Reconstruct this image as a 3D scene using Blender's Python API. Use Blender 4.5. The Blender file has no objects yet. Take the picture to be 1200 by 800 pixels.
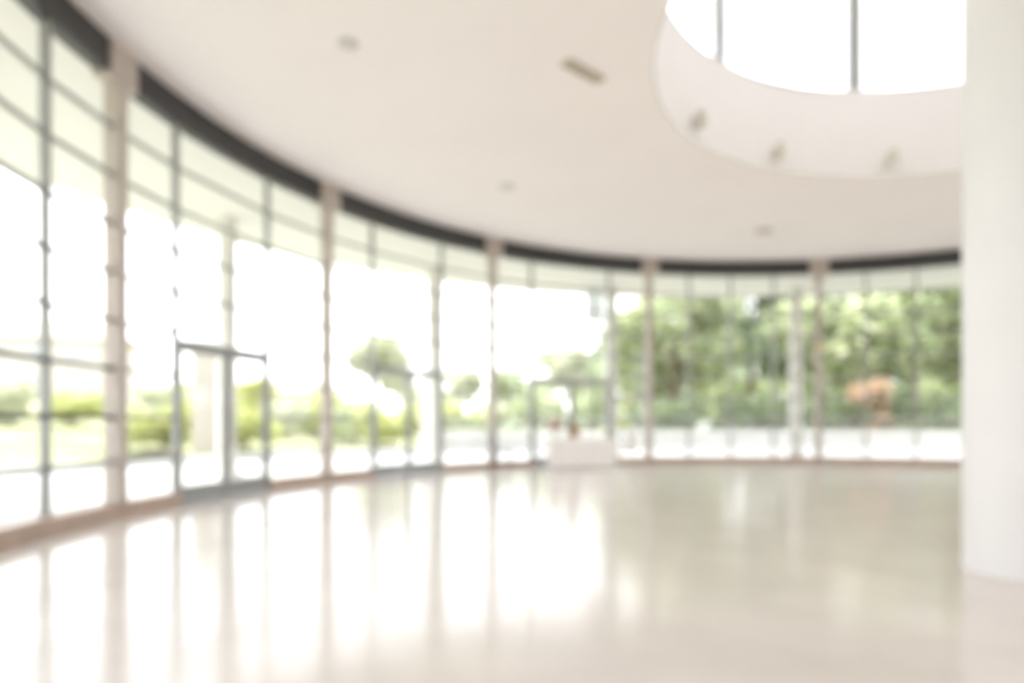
import bpy, math, random
from mathutils import Vector, Matrix

# ------------------------------------------------------------------ camera, sky, sun, exposure
SC = bpy.context.scene
COL = SC.collection
FPX, HY, EYE = 767.0, 493.3, 1.2          # focal length in pixels, horizon row, eye height (frame 1200 x 800)

cam_data = bpy.data.cameras.new('camera')
cam_data.sensor_width = 36.0
cam_data.lens = FPX / 1200 * 36.0
cam_data.shift_y = (HY - 400) / 1200
cam_data.clip_end = 500
cam_data.dof.use_dof = True               # the photograph is thrown out of focus: lens focused close by
cam_data.dof.focus_distance = 0.6
cam_data.dof.aperture_fstop = 1.9
cam = bpy.data.objects.new('camera', cam_data)
cam.location = (0, 0, EYE)
cam.rotation_euler = (math.pi / 2, 0, 0)
COL.objects.link(cam)
SC.camera = cam

world = bpy.data.worlds.new('sky')
SC.world = world
world.use_nodes = True
bg = world.node_tree.nodes['Background']
bg.inputs['Color'].default_value = (0.925, 0.962, 1.0, 1)
bg.inputs['Strength'].default_value = 1.0

sun_data = bpy.data.lights.new('sun', 'SUN')
sun_data.energy = 2.0
sun_data.angle = math.radians(3)
sun_data.color = (1.0, 0.965, 0.91)
sun = bpy.data.objects.new('sun', sun_data)
sun.rotation_euler = Vector((0.46, -0.16, -0.874)).to_track_quat('-Z', 'Y').to_euler()
sun.location = (-30, 0, 50)
COL.objects.link(sun)

SC.view_settings.view_transform = 'Standard'
SC.view_settings.look = 'None'
SC.view_settings.gamma = 1
SC.view_settings.use_curve_mapping = False
SC.view_settings.exposure = 2.08
SC.cycles.diffuse_bounces = 8
SC.cycles.max_bounces = 16
SC.cycles.transparent_max_bounces = 24

# ------------------------------------------------------------------ plan of the round hall
CX, CY, R = 6.587, 7.608, 11.57           # centre and radius of the glass wall
T0, DT = 177.05, 24.609                   # angle of the first column, angle of one bay (degrees)
H = 5.85                                  # ceiling height
RD = 4.85                                 # skylight drum radius

def ang(k):                               # k in bays from the first column
    return math.radians(T0 - DT * k)

def pol(r, t, z=0.0):
    return Vector((CX + r * math.cos(t), CY + r * math.sin(t), z))

def pix(x, Y, z=0.0):                     # a point at depth Y in the direction of pixel column x
    return Vector(((x - 600) / FPX * Y, Y, z))

# ------------------------------------------------------------------ materials
def mat(name, col, rough=0.6, var=0.06, scale=6.0, metal=0.0, bump=0.0, spec=0.5, col2=None):
    m = bpy.data.materials.new(name)
    m.use_nodes = True
    nt = m.node_tree
    b = nt.nodes['Principled BSDF']
    b.inputs['Roughness'].default_value = rough
    b.inputs['Metallic'].default_value = metal
    b.inputs['Specular IOR Level'].default_value = spec
    tc = nt.nodes.new('ShaderNodeTexCoord')
    no = nt.nodes.new('ShaderNodeTexNoise')
    no.inputs['Scale'].default_value = scale
    no.inputs['Detail'].default_value = 4
    nt.links.new(tc.outputs['Object'], no.inputs['Vector'])
    rp = nt.nodes.new('ShaderNodeValToRGB')
    a = [max(0, c * (1 - var)) for c in col]
    e = [min(1, c * (1 + var)) for c in (col2 or col)]
    rp.color_ramp.elements[0].position = 0.3
    rp.color_ramp.elements[1].position = 0.7
    rp.color_ramp.elements[0].color = (*a, 1)
    rp.color_ramp.elements[1].color = (*e, 1)
    nt.links.new(no.outputs['Fac'], rp.inputs['Fac'])
    nt.links.new(rp.outputs['Color'], b.inputs['Base Color'])
    if bump:
        bp = nt.nodes.new('ShaderNodeBump')
        bp.inputs['Strength'].default_value = bump
        bp.inputs['Distance'].default_value = 0.02
        nt.links.new(no.outputs['Fac'], bp.inputs['Height'])
        nt.links.new(bp.outputs['Normal'], b.inputs['Normal'])
    return m

def glass(name, tint=(0.985, 0.985, 0.982), refl=0.9, base=0.03):
    m = bpy.data.materials.new(name)
    m.use_nodes = True
    nt = m.node_tree
    nt.nodes.remove(nt.nodes['Principled BSDF'])
    out = nt.nodes['Material Output']
    tr = nt.nodes.new('ShaderNodeBsdfTransparent')
    tr.inputs['Color'].default_value = (*tint, 1)
    gl = nt.nodes.new('ShaderNodeBsdfGlossy')
    gl.inputs['Roughness'].default_value = 0.02
    gl.inputs['Color'].default_value = (refl, refl, refl, 1)
    lw = nt.nodes.new('ShaderNodeLayerWeight')      # Schlick reflectance, the same from both sides of the pane
    pw = nt.nodes.new('ShaderNodeMath')
    pw.operation = 'POWER'
    pw.inputs[1].default_value = 5.0
    fr = nt.nodes.new('ShaderNodeMath')
    fr.operation = 'MULTIPLY_ADD'
    fr.inputs[1].default_value = 0.9
    fr.inputs[2].default_value = base
    nt.links.new(lw.outputs['Facing'], pw.inputs[0])
    nt.links.new(pw.outputs[0], fr.inputs[0])
    mx = nt.nodes.new('ShaderNodeMixShader')
    nt.links.new(fr.outputs[0], mx.inputs[0])
    nt.links.new(tr.outputs[0], mx.inputs[1])
    nt.links.new(gl.outputs[0], mx.inputs[2])
    nt.links.new(mx.outputs[0], out.inputs['Surface'])
    return m

def leafmat(name, cols, trans=0.4):
    m = bpy.data.materials.new(name)
    m.use_nodes = True
    nt = m.node_tree
    nt.nodes.remove(nt.nodes['Principled BSDF'])
    out = nt.nodes['Material Output']
    g = nt.nodes.new('ShaderNodeNewGeometry')
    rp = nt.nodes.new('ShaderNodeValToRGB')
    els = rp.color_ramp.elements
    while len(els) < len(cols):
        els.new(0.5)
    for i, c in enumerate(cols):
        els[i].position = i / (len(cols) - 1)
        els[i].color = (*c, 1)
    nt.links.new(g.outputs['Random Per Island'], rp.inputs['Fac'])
    d = nt.nodes.new('ShaderNodeBsdfDiffuse')
    t = nt.nodes.new('ShaderNodeBsdfTranslucent')
    gl = nt.nodes.new('ShaderNodeBsdfGlossy')
    gl.inputs['Roughness'].default_value = 0.35
    m1 = nt.nodes.new('ShaderNodeMixShader')
    m1.inputs[0].default_value = trans
    m2 = nt.nodes.new('ShaderNodeMixShader')
    m2.inputs[0].default_value = 0.06
    nt.links.new(rp.outputs['Color'], d.inputs['Color'])
    nt.links.new(rp.outputs['Color'], t.inputs['Color'])
    nt.links.new(d.outputs[0], m1.inputs[1])
    nt.links.new(t.outputs[0], m1.inputs[2])
    nt.links.new(m1.outputs[0], m2.inputs[1])
    nt.links.new(gl.outputs[0], m2.inputs[2])
    nt.links.new(m2.outputs[0], out.inputs['Surface'])
    return m

def floormat():
    m = mat('polished_stone', (0.69, 0.63, 0.59), rough=0.15, var=0.03, scale=1.3, spec=0.5, col2=(0.73, 0.67, 0.63))
    return m

M = {
    'floor': floormat(),
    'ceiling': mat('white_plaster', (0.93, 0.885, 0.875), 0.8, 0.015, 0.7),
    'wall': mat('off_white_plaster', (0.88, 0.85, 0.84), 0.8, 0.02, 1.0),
    'drum': mat('darkened_drum_plaster', (0.75, 0.72, 0.705), 0.7, 0.015, 0.8),  # same white as the ceiling, darkened to offset the strong skylight
    'pillar': mat('white_painted_concrete', (0.77, 0.755, 0.765), 0.45, 0.015, 2.0),
    'column': mat('beige_painted_steel', (0.50, 0.44, 0.40), 0.5, 0.03, 3.0),
    'header': mat('charcoal_metal', (0.045, 0.043, 0.046), 0.5, 0.1, 4.0),
    'mullion': mat('grey_aluminium', (0.33, 0.335, 0.325), 0.4, 0.05, 8.0, metal=0.2),
    'base': mat('brown_stone_skirting', (0.50, 0.39, 0.32), 0.45, 0.12, 5.0),
    'threshold': mat('grey_threshold_metal', (0.36, 0.37, 0.39), 0.35, 0.08, 9.0, metal=0.3),
    'glass': glass('clear_glass'),
    'sky_glass': glass('tinted_skylight_glass', (0.80, 0.80, 0.80)),
    'rail_glass': glass('balustrade_glass', (0.90, 0.93, 0.92), 0.9, 0.12),
    'soffit': mat('cream_soffit', (0.74, 0.725, 0.67), 0.8, 0.02, 1.5),
    'paving': mat('pale_terrace_paving', (0.42, 0.43, 0.435), 0.75, 0.05, 2.5),
    'render': mat('white_render', (0.66, 0.65, 0.635), 0.8, 0.04, 2.0),
    'outcol': mat('pale_column_paint', (0.74, 0.72, 0.68), 0.7, 0.03, 2.0),
    'cream': mat('cream_render', (0.46, 0.42, 0.375), 0.8, 0.05, 1.6),
    'pinkwall': mat('pale_pink_render', (0.58, 0.53, 0.50), 0.8, 0.05, 0.8),
    'roof': mat('pale_clay_roof', (0.42, 0.35, 0.31), 0.8, 0.12, 3.0),
    'darkpane': mat('house_window_glass', (0.40, 0.42, 0.44), 0.1, 0.1, 3.0),
    'grass': mat('sunny_lawn', (0.20, 0.225, 0.11), 0.9, 0.15, 0.8, bump=0.3, col2=(0.27, 0.275, 0.145)),
    'bark': mat('brown_bark', (0.16, 0.115, 0.085), 0.9, 0.3, 5.0, bump=0.5),
    'leaf_green': leafmat('mid_green_leaves', [(0.12, 0.16, 0.08), (0.31, 0.38, 0.19), (0.54, 0.60, 0.34), (0.76, 0.77, 0.54)]),  # greens lightened: outdoor haze is put into the leaf colours
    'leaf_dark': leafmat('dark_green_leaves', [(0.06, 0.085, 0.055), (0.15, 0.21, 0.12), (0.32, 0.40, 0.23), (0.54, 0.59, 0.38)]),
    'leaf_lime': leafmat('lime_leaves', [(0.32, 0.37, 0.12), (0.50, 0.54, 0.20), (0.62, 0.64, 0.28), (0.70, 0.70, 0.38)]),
    'leaf_pale': leafmat('haze_paled_leaves', [(0.38, 0.41, 0.26), (0.50, 0.53, 0.36), (0.62, 0.63, 0.46), (0.70, 0.70, 0.56)]),  # paled further, distance haze carried by the leaf colour
    'leaf_salmon': leafmat('salmon_blossom', [(0.20, 0.22, 0.12), (0.50, 0.40, 0.26), (0.75, 0.50, 0.36), (0.80, 0.60, 0.46)], 0.3),
    'cloth': mat('white_tablecloth', (0.90, 0.87, 0.855), 0.85, 0.02, 4.0),
    'chair_white': mat('white_chair_cover', (0.74, 0.72, 0.70), 0.8, 0.03, 4.0),
    'chair_grey': mat('grey_upholstery', (0.34, 0.33, 0.33), 0.7, 0.06, 8.0),
    'chair_leg': mat('dark_grey_steel', (0.12, 0.12, 0.13), 0.4, 0.05, 6.0, metal=0.5),
    'pink': leafmat('pink_petals', [(0.45, 0.5, 0.3), (0.75, 0.48, 0.42), (0.8, 0.6, 0.55), (0.82, 0.75, 0.7)], 0.25),
    'vase': mat('white_ceramic', (0.78, 0.76, 0.73), 0.25, 0.02, 5.0),
    'terracotta': mat('orange_brown_ceramic', (0.42, 0.20, 0.11), 0.4, 0.1, 8.0),
    'grille': mat('tan_grille_metal', (0.58, 0.52, 0.43), 0.5, 0.06, 12.0),
    'lampbody': mat('putty_lamp_metal', (0.58, 0.54, 0.47), 0.45, 0.04, 10.0),
    'lens': mat('frosted_lamp_lens', (0.88, 0.87, 0.84), 0.25, 0.01, 10.0),
    'plastic': mat('grey_plastic', (0.66, 0.63, 0.61), 0.5, 0.03, 10.0),
    'banner': leafmat('pale_blue_grey_fabric', [(0.88, 0.90, 0.94), (0.90, 0.92, 0.95)], 0.6),
    'amber': mat('amber_highlight_colour', (0.75, 0.42, 0.20), 0.3, 0.04, 9.0),
}

# ------------------------------------------------------------------ mesh helpers
class MB:
    def __init__(self):
        self.v, self.f = [], []
    def add(self, vs, fs):
        n = len(self.v)
        self.v += [tuple(x) for x in vs]
        self.f += [tuple(i + n for i in f) for f in fs]
        return self
    def box(self, c, h, rz=0.0):
        c = Vector(c)
        q = Matrix.Rotation(rz, 3, 'Z')
        vs = [c + q @ Vector((sx * h[0], sy * h[1], sz * h[2])) for sz in (-1, 1) for sy in (-1, 1) for sx in (-1, 1)]
        return self.add(vs, [(0, 2, 3, 1), (4, 5, 7, 6), (0, 1, 5, 4), (2, 6, 7, 3), (0, 4, 6, 2), (1, 3, 7, 5)])
    def tube(self, pts, rad, n=10, cap=True):
        pts = [Vector(p) for p in pts]
        if not isinstance(rad, (list, tuple)):
            rad = [rad] * len(pts)
        rings = []
        for i, p in enumerate(pts):
            d = (pts[min(i + 1, len(pts) - 1)] - pts[max(i - 1, 0)]).normalized()
            a = d.orthogonal().normalized() if abs(d.z) < 0.99 else Vector((1, 0, 0))
            a = (a - d * a.dot(d)).normalized()
            b = d.cross(a)
            rings.append([p + (a * math.cos(2 * math.pi * j / n) + b * math.sin(2 * math.pi * j / n)) * rad[i] for j in range(n)])
        vs = [v for r in rings for v in r]
        fs = []
        for i in range(len(pts) - 1):
            for j in range(n):
                k = (j + 1) % n
                fs.append((i * n + j, i * n + k, (i + 1) * n + k, (i + 1) * n + j))
        if cap:
            fs.append(tuple(range(n - 1, -1, -1)))
            fs.append(tuple((len(pts) - 1) * n + j for j in range(n)))
        return self.add(vs, fs)
    def lathe(self, prof, n=32, c=(0, 0, 0)):
        c = Vector(c)
        vs = [c + Vector((r * math.cos(2 * math.pi * j / n), r * math.sin(2 * math.pi * j / n), z)) for r, z in prof for j in range(n)]
        fs = []
        for i in range(len(prof) - 1):
            for j in range(n):
                k = (j + 1) % n
                fs.append((i * n + j, i * n + k, (i + 1) * n + k, (i + 1) * n + j))
        fs.append(tuple(range(n - 1, -1, -1)))
        fs.append(tuple((len(prof) - 1) * n + j for j in range(n)))
        return self.add(vs, fs)
    def arc(self, r0, r1, a0, a1, z0, z1, segs=16, closed=False):
        m = segs if closed else segs + 1
        vs = []
        for i in range(m):
            t = a0 + (a1 - a0) * i / segs
            for r, z in ((r0, z0), (r1, z0), (r1, z1), (r0, z1)):
                vs.append(pol(r, t, z))
        fs = []
        for i in range(segs):
            p, q = i * 4, ((i + 1) % m) * 4
            for a in range(4):
                b = (a + 1) % 4
                fs.append((p + a, p + b, q + b, q + a))
        if not closed:
            fs.append((0, 1, 2, 3))
            e = segs * 4
            fs.append((e + 3, e + 2, e + 1, e))
        return self.add(vs, fs)
    def mesh(self, name, m):
        me = bpy.data.meshes.new(name)
        me.from_pydata(self.v, [], self.f)
        me.materials.append(M[m] if isinstance(m, str) else m)
        me.validate()
        return me
    def build(self, name, m, parent=None, loc=(0, 0, 0), rz=0.0, smooth=False):
        me = self.mesh(name, m)
        import bmesh
        bm = bmesh.new()
        bm.from_mesh(me)
        bmesh.ops.recalc_face_normals(bm, faces=bm.faces)
        bm.to_mesh(me)
        bm.free()
        if smooth:
            for p in me.polygons:
                p.use_smooth = True
            me.set_sharp_from_angle(angle=math.radians(40))
        o = bpy.data.objects.new(name, me)
        COL.objects.link(o)
        o.location = loc
        o.rotation_euler = (0, 0, rz)
        if parent:
            o.parent = parent
        return o

def tag(o, label=None, cat=None, group=None, kind=None):
    if label: o['label'] = label
    if cat: o['category'] = cat
    if group: o['group'] = group
    if kind: o['kind'] = kind
    return o

def empty(name, loc=(0, 0, 0), rz=0.0):
    o = bpy.data.objects.new(name, None)
    o.empty_display_size = 0.3
    o.location = loc
    o.rotation_euler = (0, 0, rz)
    COL.objects.link(o)
    return o

UNIT = {}
def cube(name, m, c, size, rz, parent):
    """one bar or pane: a shared unit box placed by its own transform (world placement, parent kept at identity)"""
    if m not in UNIT:
        UNIT[m] = MB().box((0, 0, 0), (0.5, 0.5, 0.5)).mesh('bar_' + m, m)
    o = bpy.data.objects.new(name, UNIT[m])
    COL.objects.link(o)
    o.location = c
    o.rotation_euler = (0, 0, rz)
    o.scale = size
    o.parent = parent
    return o

# ------------------------------------------------------------------ the setting: floor, ceiling, walls, drum
FULL = (0.0, 2 * math.pi)
disc = [(0.001, -0.25), (R + 0.12, -0.25), (R + 0.12, 0.0), (0.001, 0.0)]
tag(MB().lathe(disc, 128, (0, 0, 0)).build('floor', 'floor', loc=(CX, CY, 0)),
    'pale beige polished stone floor mirroring the windows', kind='structure')
tag(MB().arc(RD, R + 0.25, *FULL, H, H + 0.3, 96, True).build('ceiling', 'ceiling'),
    'white plaster ceiling around the round skylight', kind='structure')
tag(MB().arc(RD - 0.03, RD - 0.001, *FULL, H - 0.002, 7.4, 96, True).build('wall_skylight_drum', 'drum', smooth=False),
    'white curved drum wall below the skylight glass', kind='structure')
FIRST, LAST = -3, 8                         # glazed bays, unseen ones added to brighten the hall; the rest is plain wall
tag(MB().arc(R - 0.08, R + 0.2, ang(LAST), ang(FIRST) - 2 * math.pi, 0, H, 48).build('wall_back', 'wall'),
    'off-white curved rear wall of the round hall', kind='structure')
tag(MB().arc(R + 0.25, 16.0, ang(7.4), ang(-2.4), 5.62, 6.0, 96).build('ceiling_overhang', 'soffit'),
    'cream soffit of the roof overhang outside the glass', kind='structure')

# skylight glazing
sky = tag(empty('window_12', (0, 0, 0)), 'ring of skylight glass above the drum', kind='structure')
MB().arc(RD - 0.035, RD + 0.17, *FULL, 7.4, 7.48, 96, True).build('sill', 'drum', sky)
NSK = 10
s_ = (1003 - 600) / FPX                    # one mullion stands in this direction on the far side of the drum
B_ = s_ * CX + CY
Y_ = (B_ + math.sqrt(B_ * B_ - (s_ * s_ + 1) * (CX * CX + CY * CY - RD * RD))) / (s_ * s_ + 1)
SK0 = math.atan2(Y_ - CY, s_ * Y_ - CX)
for i in range(NSK):
    a0, a1 = SK0 + 2 * math.pi * i / NSK, SK0 + 2 * math.pi * (i + 1) / NSK
    cube('mullion', 'mullion', pol(RD + 0.07, a0, 8.89), (0.13, 0.22, 2.82), a0, sky)
    p, q = pol(RD + 0.07, a0, 0), pol(RD + 0.07, a1, 0)
    d = q - p
    c = (p + q) / 2
    cube('pane', 'sky_glass', (c.x, c.y, 8.89), (d.length - 0.22, 0.012, 2.82), math.atan2(d.y, d.x), sky)
MB().arc(RD - 0.02, RD + 0.2, *FULL, 10.3, 10.46, 96, True).build('head_ring', 'mullion', sky)
tag(MB().lathe([(0.001, 10.46), (RD + 1.5, 10.46), (RD + 1.5, 10.62), (0.001, 11.0)], 96).build('ceiling_skylight', 'ceiling', loc=(CX, CY, 0)),  # wide eave, out of view, added to keep sky light off the drum
    'white roof over the skylight drum, with an added shading eave', kind='structure')

# ------------------------------------------------------------------ glazed bays
ZROWS = [0.18, 0.70, 1.25, 1.85, 2.45, 3.05, 3.65, 4.25, 4.85, 5.46]
DOOR = {0: (0.245, 0.68), 1: (0.26, 0.68), 2: (0.25, 0.75)}
HEAD = 2.32
ZD = [HEAD + 0.06, 3.05, 3.65, 4.25, 4.85, 5.46]
ndoor = 0
for k in range(FIRST, LAST):
    n = k - FIRST + 1
    w = tag(empty('window_%d' % n), kind='structure')
    MB().arc(R - 0.10, R + 0.10, ang(k + 0.056), ang(k + 0.944), 5.46, H, 14).build('header', 'header', w)
    fr = [0.0, 0.25, 0.5, 0.75, 1.0]
    segs = [(fr[i], fr[i + 1], False) for i in range(4)]
    if k in DOOR:
        f0, f1 = DOOR[k]
        segs = [(0.0, f0, False), (f0, f1, True), (f1, 1.0, False)]
    # stone skirting under the fixed panels
    runs = [(s[0], s[1]) for s in segs if not s[2]] if k in DOOR else [(0.0, 1.0)]
    for a, b in runs:
        MB().arc(R - 0.11, R + 0.11, ang(k + a + (0.01 if a == 0 else 0)), ang(k + b - (0.01 if b == 1 else 0)), 0.0, 0.18, 10).build('skirting', 'base', w)
    for s in segs[:-1]:
        t = ang(k + s[1])
        cube('mullion', 'mullion', pol(R, t, (5.46 + 0.18) / 2), (0.10, 0.055, 5.46 - 0.18), t, w)
    for a, b, isdoor in segs:
        p, q = pol(R, ang(k + a)), pol(R, ang(k + b))
        d = q - p
        rz = math.atan2(d.y, d.x)
        L = d.length
        i0 = 0.075 if a == 0 else 0.035
        i1 = 0.075 if b == 1 else 0.035
        mid = p + d * ((i0 + L - i1) / 2 / L)
        wid = L - i0 - i1
        zs = ZD if isdoor else ZROWS
        for j in range(len(zs) - 1):
            z0, z1 = zs[j], zs[j + 1]
            cube('pane', 'glass', (mid.x, mid.y, (z0 + z1) / 2), (wid, 0.012, z1 - z0 - 0.04), rz, w)
            if j > 0:
                cube('transom', 'header' if k == -1 and 1.2 < z0 < 1.9 else 'mullion', (mid.x, mid.y, z0), (wid, 0.06, 0.05), rz, w)  # side bay: backlit darkness of two grey transoms put into charcoal colour
        if isdoor:
            ndoor += 1
            cube('door_head', 'mullion', (mid.x, mid.y, HEAD + 0.03), (wid, 0.14, 0.07), rz, w)
            cube('threshold', 'threshold', (mid.x, mid.y, 0.03), (wid, 0.26, 0.06), rz, w)
            dr = tag(empty('door_%d' % ndoor, (mid.x, mid.y, 0.06), rz), 'double glass door with slim metal frames', kind='structure')
            hw = wid / 2
            for sgn in (-1, 1):
                x0, x1 = (sgn * 0.008, sgn * (hw - 0.008))
                lo, hi = min(x0, x1), max(x0, x1)
                mb = MB()
                zt = HEAD - 0.08
                mb.box((lo + 0.035, 0, zt / 2), (0.035, 0.025, zt / 2))
                mb.box((hi - 0.035, 0, zt / 2), (0.035, 0.025, zt / 2))
                mb.box(((lo + hi) / 2, 0, 0.10), ((hi - lo) / 2 - 0.07, 0.025, 0.09))
                mb.box(((lo + hi) / 2, 0, zt - 0.045), ((hi - lo) / 2 - 0.07, 0.025, 0.045))
                lf = mb.build('door_leaf', 'mullion', dr)
                MB().box(((lo + hi) / 2, 0, (0.19 + zt - 0.09) / 2), ((hi - lo) / 2 - 0.07, 0.006, (zt - 0.09 - 0.19) / 2)).build('pane', 'glass', lf)
                hx = sgn * 0.12
                MB().tube([(hx, -0.025, 0.75), (hx, -0.075, 0.78), (hx, -0.075, 1.32), (hx, -0.025, 1.35)], 0.014, 8).build('handle', 'chair_leg', lf)

# columns between the bays, and the outer columns under the eaves, each on the same radius line
NM = ['between the fully glazed side bay and the first bay with a glass door',
      'between the two neighbouring bays that each have a gate pier outside',
      'beside the grey chair, next to the table bay',
      'between the table bay and the leafy bays',
      'between the two bays filled by dense trees',
      'behind the thick white pillar']
OUT = ['outside the fully glazed side bay', 'in front of the nearer cream gate pier', 'in front of the smaller gate pier',
       'holding the pale banner, behind the table bay', 'in front of the dense trees', 'outside behind the thick white pillar']
for k in range(FIRST, LAST + 1):
    c = empty('column', pol(R, ang(k), 0), ang(k))
    i = k
    lab = 'slender beige column ' + NM[i] if 0 <= i < 6 else 'slender beige column at the end of the glazing'
    tag(c, lab, 'column', 'columns of the glass wall')
    MB().box((0, 0, H / 2), (0.11, 0.075, H / 2)).build('shaft', 'column', c)
    MB().box((0, 0, H - 0.22), (0.13, 0.25, 0.22)).build('head_bracket', 'column', c)
    MB().box((0, 0, 0.09), (0.13, 0.10, 0.09)).build('foot', 'base', c)
    o = tag(empty('terrace_column', pol(14.45, ang(k), -0.02)), ('round pale terrace column ' + OUT[i]) if 0 <= i < 6 else 'round pale terrace column at the end of the eaves',
            'column', 'columns under the eaves')
    MB().lathe([(0.2, 0.0), (0.2, 5.64)], 20).build('shaft', 'outcol', o, smooth=True)
    MB().lathe([(0.27, 0.0), (0.27, 0.12), (0.2, 0.16)], 20).build('foot', 'outcol', o)

# thick white pillar inside the hall
az = math.atan2(527, FPX)
rp, D = 0.40, 6.65
pa = az + math.asin(rp / D)
P = Vector((D * math.sin(pa), D * math.cos(pa), 0))
pl = tag(empty('pillar', P), 'thick round white pillar standing on the polished floor', 'pillar')
MB().lathe([(rp, 0.05), (rp, 10.46)], 64).build('shaft', 'pillar', pl, smooth=True)
MB().lathe([(rp + 0.004, 0.0), (rp + 0.004, 0.05)], 64).build('base_ring', 'pillar', pl, smooth=True)

# ------------------------------------------------------------------ outdoors: terrace, ground, parapet
tag(MB().arc(R + 0.12, 19.0, *FULL, -0.3, -0.02, 128, True).build('floor_terrace', 'paving'), 'pale sunlit terrace paving outside the glass', kind='structure')

def ground_h(x, y):
    dx, dy = x - CX, y - CY
    r = math.hypot(dx, dy)
    t = math.degrees(math.atan2(dy, dx))
    if t < -90: t += 360
    left = max(0.0, min(1.0, (t - 118) / 30))
    s = max(0.0, min(1.0, (r - 21) / 45))
    h = -0.05 + left * 5.2 * s ** 0.9
    return h + (0.12 * math.sin(x * 0.31) * math.cos(y * 0.27) if r > 24 else 0)

mb = MB()
NR, NA = 34, 120
for i in range(NR + 1):
    r = 19.0 + (150 - 19.0) * (i / NR) ** 1.7
    for j in range(NA):
        p = pol(r, 2 * math.pi * j / NA)
        mb.v.append((p.x, p.y, ground_h(p.x, p.y)))
for i in range(NR):
    for j in range(NA):
        q = (j + 1) % NA
        mb.f.append((i * NA + j, i * NA + q, (i + 1) * NA + q, (i + 1) * NA + j))
g = mb.build('ground_lawn', 'grass', smooth=True)
tag(g, 'sunny lawn rising gently beyond the terrace', kind='structure')

tag(MB().arc(19.0, 19.22, math.radians(10), math.radians(121), -0.3, 0.80, 60).build('wall_parapet', 'render'), 'low white parapet wall edging the terrace', kind='structure')
tag(MB().arc(19.0, 19.3, math.radians(121), math.radians(230), -0.3, 0.20, 40).build('trim_1', 'render'), 'low white kerb at the lawn edge', kind='structure')

bal = tag(empty('balustrade', pol(19.1, math.radians(90), 0.80)), 'glass balustrade with slim metal rails on the white parapet', 'balustrade')
b0, b1, NB = math.radians(20), math.radians(120), 18
off = -bal.location
MB().arc(19.07, 19.15, b0, b1, 1.28, 1.32, 60).build('top_rail', 'render', bal).location = off
MB().arc(19.08, 19.14, b0, b1, 0.82, 0.86, 60).build('bottom_rail', 'render', bal).location = off
for i in range(NB + 1):
    t = b0 + (b1 - b0) * i / NB
    o = cube('post', 'mullion', pol(19.11, t, 1.04) + off, (0.05, 0.05, 0.48), t, bal)
    if i < NB:
        p, q = pol(19.11, t), pol(19.11, b0 + (b1 - b0) * (i + 1) / NB)
        d = q - p
        c = (p + q) / 2
        cube('pane', 'rail_glass', Vector((c.x, c.y, 1.07)) + off, (d.length - 0.08, 0.012, 0.42), math.atan2(d.y, d.x), bal)

# gate piers
def pier(x, Y, w, h, label):
    p = pix(x, Y)
    z = ground_h(p.x, p.y) - 0.1
    e = tag(empty('gate_pier', (p.x, p.y, z), math.radians(20)), label, 'pier', 'gate piers beyond the terrace')
    MB().box((0, 0, (h - z) / 2), (w / 2, w / 2, (h - z) / 2)).build('shaft', 'cream', e)
    MB().box((0, 0, h - z + 0.05), (w / 2 + 0.06, w / 2 + 0.06, 0.05)).build('cap', 'render', e)
pier(241, 20.5, 0.72, 3.6, 'wide cream gate pier on the lawn, seen through the first glass door')
pier(502, 25.5, 0.52, 3.1, 'slim cream gate pier seen beside the second glass door')

# banner on the terrace column behind the table bay
bp = pol(14.45, ang(3), 0)
bn = tag(empty('banner', (bp.x - 0.24, bp.y, 4.38)), 'pale blue-grey banner hanging from a bracket on the terrace column', 'banner')
mb = MB()
n = 8
for i in range(n + 1):
    x = -0.62 + 0.62 * i / n
    for s in (-1, 1):
        y = 0.03 * math.sin(i * 1.3) + s * 0.006
        mb.v += [(x, y, 0.12 - 0.12 * i / n * 1.2), (x, y, 1.25)]
for i in range(n):
    a = i * 4
    mb.f += [(a, a + 4, a + 5, a + 1), (a + 2, a + 3, a + 7, a + 6), (a, a + 2, a + 6, a + 4), (a + 1, a + 5, a + 7, a + 3)]
mb.f += [(0, 1, 3, 2), (n * 4, n * 4 + 2, n * 4 + 3, n * 4 + 1)]
mb.build('cloth', 'banner', bn)
MB().tube([(-0.66, 0, 1.25), (0.06, 0, 1.25)], 0.02, 8).build('bracket', 'mullion', bn)

# ------------------------------------------------------------------ trees and shrubs
rnd = random.Random(7)
def leaves(centres, n, size, seed):
    r = random.Random(seed)
    mb = MB()
    for _ in range(n):
        c, rad = r.choice(centres)
        while True:
            v = Vector((r.uniform(-1, 1), r.uniform(-1, 1), r.uniform(-1, 1)))
            if v.length < 1 and v.length > 0.45: break
        p = c + Vector((v.x * rad, v.y * rad, v.z * rad * 0.85))
        q = Vector((r.gauss(0, 1), r.gauss(0, 1), r.gauss(0, 1))).to_track_quat('Z', 'Y').to_matrix()
        s = size * r.uniform(0.6, 1.3)
        a, b = q @ Vector((s, 0, 0)), q @ Vector((0, s * 0.5, 0))
        k = q @ Vector((0, 0, s * 0.15))
        i = len(mb.v)
        mb.v += [tuple(p - a), tuple(p - b + k), tuple(p + a), tuple(p + b + k)]
        mb.f.append((i, i + 1, i + 2, i + 3))
    return mb

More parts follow.
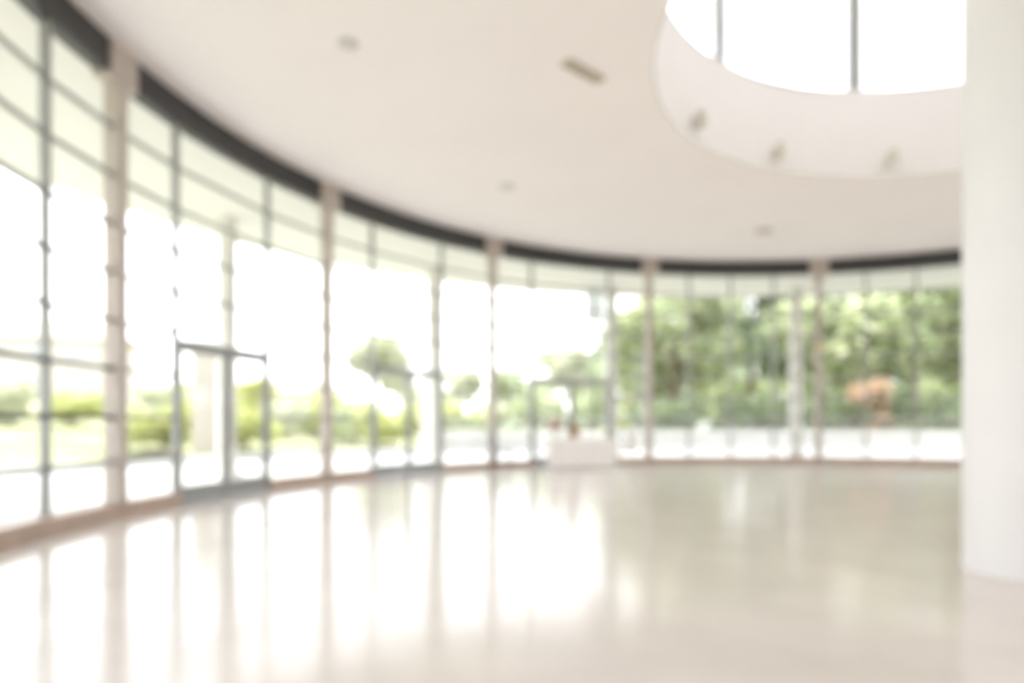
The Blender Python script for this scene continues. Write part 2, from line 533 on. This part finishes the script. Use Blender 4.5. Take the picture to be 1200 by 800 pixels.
def make_tree(kind, seed, h, cr, nleaf, lm, lsize=0.22):
    r = random.Random(seed)
    e = empty(kind)
    tr = MB()
    top = h * 0.62
    tr.tube([(0, 0, -0.3), (0.05, 0, h * 0.12), (r.uniform(-.2, .2), r.uniform(-.2, .2), h * 0.35), (0, 0, top)],
            [h * 0.026, h * 0.02, h * 0.016, h * 0.007], 9)
    cs = [(Vector((0, 0, h * 0.78)), cr * 0.55)]
    for i in range(13):
        a = i * 2.4 + r.uniform(-.3, .3)
        z = h * r.uniform(0.34, 0.86)
        k = math.sqrt(max(0.05, 1 - ((z / h - 0.55) / 0.42) ** 2))
        rr = cr * r.uniform(0.45, 0.72) * k
        c = Vector((math.cos(a) * rr, math.sin(a) * rr, z))
        cs.append((c, cr * r.uniform(0.27, 0.40)))
        if i < 8:
            st = Vector((0, 0, min(z * 0.75, top)))
            tr.tube([st, (st + c) / 2 + Vector((0, 0, -0.1)), c], [h * 0.008, h * 0.006, h * 0.003], 5)
    tr.build('trunk', 'bark', e, smooth=True)
    tag(leaves(cs, nleaf, lsize, seed + 1).build('foliage', lm, e), kind='stuff')
    return e

def make_shrub(kind, seed, h, w, nleaf, lm, lsize=0.13):
    r = random.Random(seed)
    e = empty(kind)
    st = MB()
    cs = []
    for i in range(9):
        a = i * 2.4
        rr = w * 0.5 * r.uniform(0.2, 0.75)
        c = Vector((math.cos(a) * rr, math.sin(a) * rr, h * r.uniform(0.25, 0.8)))
        cs.append((c, min(w, h) * r.uniform(0.24, 0.34)))
        st.tube([(c.x * 0.2, c.y * 0.2, -0.15), c], [0.03, 0.012], 5)
    st.build('stem', 'bark', e)
    tag(leaves(cs, nleaf, lsize, seed + 1).build('foliage', lm, e), kind='stuff')
    return e

def copy_tree(o):
    c = o.copy()
    COL.objects.link(c)
    for ch in list(o.children):
        d = ch.copy()
        COL.objects.link(d)
        d.parent = c
    return c

PROTO = {}
def plant(key, maker, x, Y, scale, label, cat, group, rz=None):
    if key not in PROTO:
        o = maker()
        PROTO[key] = o
    else:
        o = copy_tree(PROTO[key])
    p = pix(x, Y)
    o.location = (p.x, p.y, ground_h(p.x, p.y))
    o.rotation_euler = (0, 0, rz if rz is not None else rnd.uniform(0, 6.28))
    o.scale = (scale,) * 3 if not isinstance(scale, tuple) else scale
    tag(o, label, cat, group)
    return o

mk = {
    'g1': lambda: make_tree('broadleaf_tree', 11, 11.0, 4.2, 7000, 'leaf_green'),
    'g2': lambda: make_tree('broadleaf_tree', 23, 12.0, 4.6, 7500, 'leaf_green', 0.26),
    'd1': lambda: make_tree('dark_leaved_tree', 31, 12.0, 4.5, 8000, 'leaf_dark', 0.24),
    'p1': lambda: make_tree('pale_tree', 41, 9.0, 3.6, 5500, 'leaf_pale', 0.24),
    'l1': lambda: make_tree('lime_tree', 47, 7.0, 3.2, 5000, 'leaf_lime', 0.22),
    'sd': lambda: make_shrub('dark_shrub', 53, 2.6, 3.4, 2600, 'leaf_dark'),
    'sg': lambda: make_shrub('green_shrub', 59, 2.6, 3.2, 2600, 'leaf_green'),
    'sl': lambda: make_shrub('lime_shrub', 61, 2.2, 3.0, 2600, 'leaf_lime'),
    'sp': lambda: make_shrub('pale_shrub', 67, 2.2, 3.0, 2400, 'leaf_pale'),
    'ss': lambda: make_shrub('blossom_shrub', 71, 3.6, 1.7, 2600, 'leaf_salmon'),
}
TREES = [  # key, pixel column, depth, scale, label
    ('g1', 790, 35, 0.97, 'leafy green tree behind the balustrade, nearest the banner column'),
    ('g2', 1000, 32, 0.95, 'broad green tree directly behind the beige column between the leafy bays'),
    ('g2', 1180, 32, 1.0, 'broad green tree behind the thick white pillar'),
    ('d1', 880, 43, 1.05, 'dark green tree set back between the two nearest green trees'),
    ('d1', 1072, 45, 1.05, 'dark green tree set back behind the salmon blossom shrub'),
    ('d1', 738, 47, 0.72, 'dark green tree set back behind the banner column'),
    ('g1', 960, 56, 1.25, 'tall green tree in the last row behind the terrace column'),
    ('g1', 790, 60, 1.2, 'tall green tree in the last row behind the tree nearest the banner'),
    ('g1', 1130, 55, 1.25, 'tall green tree in the last row beside the thick white pillar'),
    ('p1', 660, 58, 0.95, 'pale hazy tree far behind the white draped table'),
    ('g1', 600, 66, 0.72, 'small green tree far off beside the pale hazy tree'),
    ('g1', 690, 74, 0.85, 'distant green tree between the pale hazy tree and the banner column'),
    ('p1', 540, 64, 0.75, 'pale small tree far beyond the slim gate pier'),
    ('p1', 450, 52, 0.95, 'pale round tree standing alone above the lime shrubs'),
    ('l1', 300, 46, 0.55, 'small lime tree beyond the wide gate pier'),
]
for key, x, Y, s, lab in TREES:
    plant(key, mk[key], x, Y, s, lab, 'tree', 'trees beyond the terrace')
SHRUBS = [
    ('sd', 700, 82, (2.2, 2.2, 2.6), 'tall distant thicket behind the banner column'),
    ('sd', 795, 74, (2.0, 2.0, 3.0), 'tall distant thicket closing the gap behind the tree nearest the banner'),
    ('sd', 880, 75, (2.0, 2.0, 3.0), 'tall distant thicket behind the dark green tree'),
    ('sd', 965, 73, (2.0, 2.0, 3.0), 'tall distant thicket behind the terrace column of the leafy bays'),
    ('sd', 1050, 74, (2.0, 2.0, 3.0), 'tall distant thicket behind the blossom shrub'),
    ('sd', 1135, 73, (2.0, 2.0, 3.0), 'tall distant thicket beside the thick white pillar'),
    ('sg', 835, 90, (2.4, 2.4, 3.4), 'farthest green thicket behind the tree nearest the banner'),
    ('sg', 922, 90, (2.4, 2.4, 3.4), 'farthest green thicket behind the set-back dark tree'),
    ('sg', 1006, 90, (2.4, 2.4, 3.4), 'farthest green thicket behind the beige column of the leafy bays'),
    ('sg', 1092, 90, (2.4, 2.4, 3.4), 'farthest green thicket behind the blossom shrub and dark trees'),
    ('sg', 748, 53, 1.3, 'green shrub far back between banner column and dense trees'),
    ('sl', 375, 42, (1.6, 1.6, 1.6), 'broad lime shrub on the slope below the small cream house'),
    ('sp', 505, 44, (1.6, 1.6, 1.7), 'broad pale shrub far behind the slim gate pier'),
    ('sl', 240, 34, (1.5, 1.5, 1.3), 'broad lime shrub on the slope behind the wide gate pier'),
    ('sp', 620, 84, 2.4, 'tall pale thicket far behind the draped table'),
    ('sd', 792, 30.0, 0.9, 'dark low shrub behind the balustrade, nearest the banner'),
    ('sd', 876, 30.5, 0.95, 'dark low shrub behind the balustrade, second from the banner'),
    ('sd', 962, 29.5, 0.9, 'dark low shrub between the blossom shrub and the terrace column'),
    ('ss', 1026, 27.6, 0.95, 'tall shrub with salmon orange blossom between dark shrubs'),
    ('sd', 1092, 28.0, 0.9, 'dark low shrub between the blossom shrub and the thick white pillar'),
    ('sd', 1200, 27.0, 0.9, 'dark low shrub behind the balustrade by the thick white pillar'),
    ('sd', 765, 42.5, 0.9, 'large dark shrub in the shade under the second row of trees'),
    ('sd', 938, 36.0, 1.0, 'large dark shrub set back behind the second dark low shrub'),
    ('sd', 1030, 37.5, 1.1, 'large dark shrub set back behind the blossom shrub'),
    ('sg', 868, 50.0, 1.9, 'large green shrub far back under the trees'),
    ('sg', 1125, 38.0, 1.4, 'large green shrub set back beside the thick white pillar'),
    ('sg', 632, 34, 1.15, 'green shrub behind the balustrade beyond the white draped table'),
    ('sg', 692, 39.5, 1.1, 'green shrub behind the balustrade beside the banner column'),
    ('sl', 726, 32.5, 0.75, 'small lime shrub behind the balustrade close to the banner column'),
    ('sp', 590, 40, 1.1, 'pale shrub far beyond the grey chair'),
    ('sl', 545, 31, 1.1, 'lime shrub between the slim gate pier and the grey chair'),
    ('sl', 452, 29.5, 1.05, 'bright lime shrub below the pale round tree'),
    ('sg', 412, 33, 0.8, 'small green shrub beside the bright lime shrub'),
    ('sp', 335, 33, 0.95, 'pale shrub beyond the beige column of the gate pier bays'),
    ('sl', 288, 23.5, 0.8, 'lime shrub between the wide gate pier and the small cream house'),
    ('sl', 185, 21, 0.85, 'lime shrub between the wide gate pier and the near beige column'),
    ('sp', 190, 30, 1.0, 'pale shrub on the slope behind the lime shrubs'),
    ('sl', 90, 25, 0.7, 'low lime shrub on the lawn slope outside the side bay'),
    ('sp', 10, 23, 0.7, 'low pale shrub on the lawn slope outside the side bay'),
]
for key, x, Y, s, lab in SHRUBS:
    plant(key, mk[key], x, Y, s, lab, 'shrub', 'shrubs beyond the terrace')

# pale houses on the slope
def house(x, Y, w, d, h, rz, wallm, label, rows):
    p = pix(x, Y)
    z = ground_h(p.x, p.y) - 0.5
    e = tag(empty('house', (p.x, p.y, z), rz), label, 'house')
    MB().box((0, 0, h / 2), (w / 2, d / 2, h / 2)).build('walls', wallm, e)
    o = 0.5
    vs = [(-w / 2 - o, -d / 2 - o, h), (w / 2 + o, -d / 2 - o, h), (w / 2 + o, d / 2 + o, h), (-w / 2 - o, d / 2 + o, h),
          (-w / 2 + d / 3, 0, h + d * 0.22), (w / 2 - d / 3, 0, h + d * 0.22)]
    MB().add(vs, [(0, 1, 5, 4), (1, 2, 5), (2, 3, 4, 5), (3, 0, 4), (0, 3, 2, 1)]).build('roof', 'roof', e)
    nx = max(2, int(w / 2.6))
    for j in range(rows):
        for i in range(nx):
            cx = -w / 2 + w * (i + 0.5) / nx
            f = MB()
            zz = 1.7 + j * 2.8
            f.box((cx, -d / 2 - 0.02, zz), (0.55, 0.05, 0.7))
            wn = f.build('window', 'render', e)
            MB().box((cx, -d / 2 - 0.06, zz), (0.46, 0.03, 0.6)).build('pane', 'darkpane', wn)
house(-10, 58, 22, 9, 5.6, math.radians(25), 'pinkwall', 'pale pink house with a low roof on the slope beyond the lawn', 2)
house(338, 60, 9, 7, 4.2, math.radians(12), 'cream', 'small cream house beyond the second column, above the shrubs', 1)

# ------------------------------------------------------------------ furniture by the third door
tb = tag(empty('banquet_table', (1.78, 17.0, 0), math.radians(4)), 'long table under a white cloth in front of the third glass door', 'table')
MB().box((0, 0, 0.745), (0.80, 0.32, 0.015)).build('tabletop', 'render', tb)
for sx in (-1, 1):
    for sy in (-1, 1):
        MB().tube([(sx * 0.7, sy * 0.24, 0), (sx * 0.7, sy * 0.24, 0.73)], 0.02, 8).build('leg', 'chair_leg', tb)
mb = MB()
n = 120
ring = []
for i in range(n):
    u = i / n * 4
    s, t = int(u), u - int(u)
    cs = [(-1, -1), (1, -1), (1, 1), (-1, 1)]
    a, b = cs[s], cs[(s + 1) % 4]
    ring.append(((a[0] + (b[0] - a[0]) * t), (a[1] + (b[1] - a[1]) * t)))
for lev, (g_, z) in enumerate(((0.0, 0.765), (0.02, 0.75), (0.03, 0.4), (0.045, 0.02))):
    for i, (x, y) in enumerate(ring):
        wv = 0.007 * lev * math.sin(i * 1.7) / 3
        mb.v.append((x * (0.80 + g_ + wv), y * (0.32 + g_ + wv), z))
for lev in range(3):
    for i in range(n):
        j = (i + 1) % n
        mb.f.append((lev * n + i, lev * n + j, (lev + 1) * n + j, (lev + 1) * n + i))
mb.f.append(tuple(range(n)))
cl = mb.build('tablecloth', 'cloth', loc=(1.78, 17.0, 0), rz=math.radians(4))
tag(cl, 'white floor-length cloth draped over the long table', 'tablecloth')

def chair(name, loc, rz, m, legm, label, tall=1.08, wd=0.22):
    e = tag(empty(name, loc, rz), label, 'chair')
    MB().box((0, 0, 0.45), (wd, 0.21, 0.03)).build('seat', m, e)
    mb = MB()
    for i in range(7):
        z = 0.5 + (tall - 0.5) * i / 6
        ww = wd * (1.0 if i < 4 else (1.0, 0.95, 0.82, 0.55)[i - 3])
        y = 0.2 + 0.06 * i / 6
        mb.v += [(-ww, y - 0.02, z), (ww, y - 0.02, z), (ww, y + 0.02, z), (-ww, y + 0.02, z)]
    for i in range(6):
        for a in range(4):
            b = (a + 1) % 4
            mb.f.append((i * 4 + a, i * 4 + b, i * 4 + 4 + b, i * 4 + 4 + a))
    mb.f += [(3, 2, 1, 0), (24, 25, 26, 27)]
    mb.build('backrest', m, e)
    for sx in (-1, 1):
        for sy in (-1, 1):
            MB().tube([(sx * (wd - 0.03), sy * 0.18, 0), (sx * (wd - 0.04), sy * 0.17, 0.43)], [0.014, 0.018], 8).build('leg', legm, e)
    MB().box((0, 0.19, 0.46), (wd * 0.9, 0.02, 0.06)).build('back_rail', legm, e)
    return e
chair('chair', (-0.24, 16.35, 0), math.radians(75), 'chair_grey', 'chair_leg', 'grey high-backed chair standing alone by the glass wall')
chair('chair', (2.90, 17.05, 0), math.radians(-70), 'chair_white', 'chair_white', 'white chair at the end of the draped table', 1.08, 0.24)

fv = tag(empty('flower_vase', (1.12, 17.0, 0.765)), 'white vase of pale pink flowers on the draped table', 'vase')
MB().lathe([(0.05, 0), (0.075, 0.06), (0.06, 0.16), (0.04, 0.2), (0.05, 0.22)], 20).build('vase', 'vase', fv, smooth=True)
tag(leaves([(Vector((0, 0, 0.38)), 0.2), (Vector((0.1, 0, 0.33)), 0.13), (Vector((-0.1, 0.03, 0.33)), 0.13)], 500, 0.035, 5).build('flowers', 'pink', fv), kind='stuff')
MB().tube([(0, 0, 0.1), (0.02, 0, 0.4)], 0.012, 6).build('stems', 'leaf_green', fv)
jr = tag(empty('jar', (1.64, 17.0, 0.765)), 'small orange-brown jar on the draped table', 'jar')
MB().lathe([(0.07, 0), (0.12, 0.1), (0.12, 0.2), (0.07, 0.3), (0.08, 0.33)], 20).build('body', 'terracotta', jr, smooth=True)
MB().lathe([(0.09, 0.33), (0.06, 0.36), (0.02, 0.38)], 20).build('lid', 'terracotta', jr, smooth=True)

# ------------------------------------------------------------------ fittings on ceiling and drum, amber highlight disc on column
def onceil(x, y):
    Y = FPX * (H - EYE) / (HY - y)
    return pix(x, Y, H)
a, b = onceil(662, 71), onceil(704, 94)
d = b - a
gr = tag(empty('ceiling_vent', ((a.x + b.x) / 2, (a.y + b.y) / 2, H - 0.03), math.atan2(d.y, d.x)), 'long tan slot vent in the white ceiling', 'vent')
L = d.length
mb = MB()
for sx, sy, hx, hy in ((0, 0.08, L / 2, 0.012), (0, -0.08, L / 2, 0.012), (L / 2 - 0.012, 0, 0.012, 0.068), (-L / 2 + 0.012, 0, 0.012, 0.068)):
    mb.box((sx, sy, 0.015), (hx, hy, 0.015))
mb.build('frame', 'grille', gr)
for i in range(4):
    MB().box((0, -0.045 + 0.03 * i, 0.018), (L / 2 - 0.024, 0.008, 0.012)).build('slat', 'grille', gr)

def rosette(name, x, y, r, m1, m2, label, cat):
    p = onceil(x, y)
    e = tag(empty(name, (p.x, p.y, H)), label, cat)
    MB().lathe([(r, 0.0), (r, -0.02), (r * 0.85, -0.035), (r * 0.7, -0.035)], 28).build('rim', m1, e, smooth=True)
    MB().lathe([(r * 0.7, -0.03), (r * 0.6, -0.05), (r * 0.3, -0.06)], 28).build('cover', m2, e, smooth=True)
rosette('smoke_detector', 408, 50, 0.13, 'plastic', 'plastic', 'small grey round smoke detector on the ceiling near the side bay', 'detector')
rosette('downlight', 594, 218, 0.16, 'plastic', 'lens', 'round downlight with white lens in the ceiling above the table', 'downlight')
rosette('ceiling_speaker', 895, 270, 0.22, 'lampbody', 'lampbody', 'round putty-coloured speaker in the ceiling before the leafy bays', 'speaker')

for px, lab in ((810, 'putty spotlight on the drum wall, tilted, at the drum side facing the table'),
                (906, 'putty spotlight low on the drum wall, middle of the three'),
                (1042, 'putty spotlight low on the drum wall, nearest the thick white pillar')):
    s = (px - 600) / FPX
    A, B, C = s * s + 1, -2 * (s * CX + CY), CX * CX + CY * CY - RD * RD
    Y = (-B + math.sqrt(B * B - 4 * A * C)) / (2 * A)
    t = math.atan2(Y - CY, s * Y - CX)
    sp = tag(empty('spotlight', pol(RD - 0.03, t, 6.12), t), lab, 'spotlight', 'spotlights on the drum wall')
    MB().box((-0.03, 0, 0), (0.03, 0.06, 0.09)).build('bracket', 'lampbody', sp)
    MB().tube([(-0.06, 0, 0.02), (-0.13, 0, 0.02)], 0.03, 10).build('arm', 'lampbody', sp)
    hd = MB().tube([(-0.16, 0, 0.16), (-0.20, 0, -0.12)], [0.07, 0.085], 16).build('lamp_head', 'lampbody', sp, smooth=True)
    MB().tube([(-0.2005, 0, -0.1205), (-0.203, 0, -0.135)], 0.072, 16).build('lens', 'lens', hd)

c5 = pol(R - 0.14, ang(4), 3.35)  # amber disc added in place of a blurred warm highlight
al = tag(empty('amber_highlight', c5, ang(4)), 'small round amber disc standing for a warm highlight on the beige column of the leafy bays', 'highlight')
MB().tube([(0, 0, 0), (-0.03, 0, 0)], 0.09, 18).build('backplate', 'plastic', al)
MB().tube([(-0.03, 0, 0), (-0.09, 0, 0), (-0.11, 0, 0)], [0.08, 0.075, 0.04], 18).build('dome', 'amber', al, smooth=True)
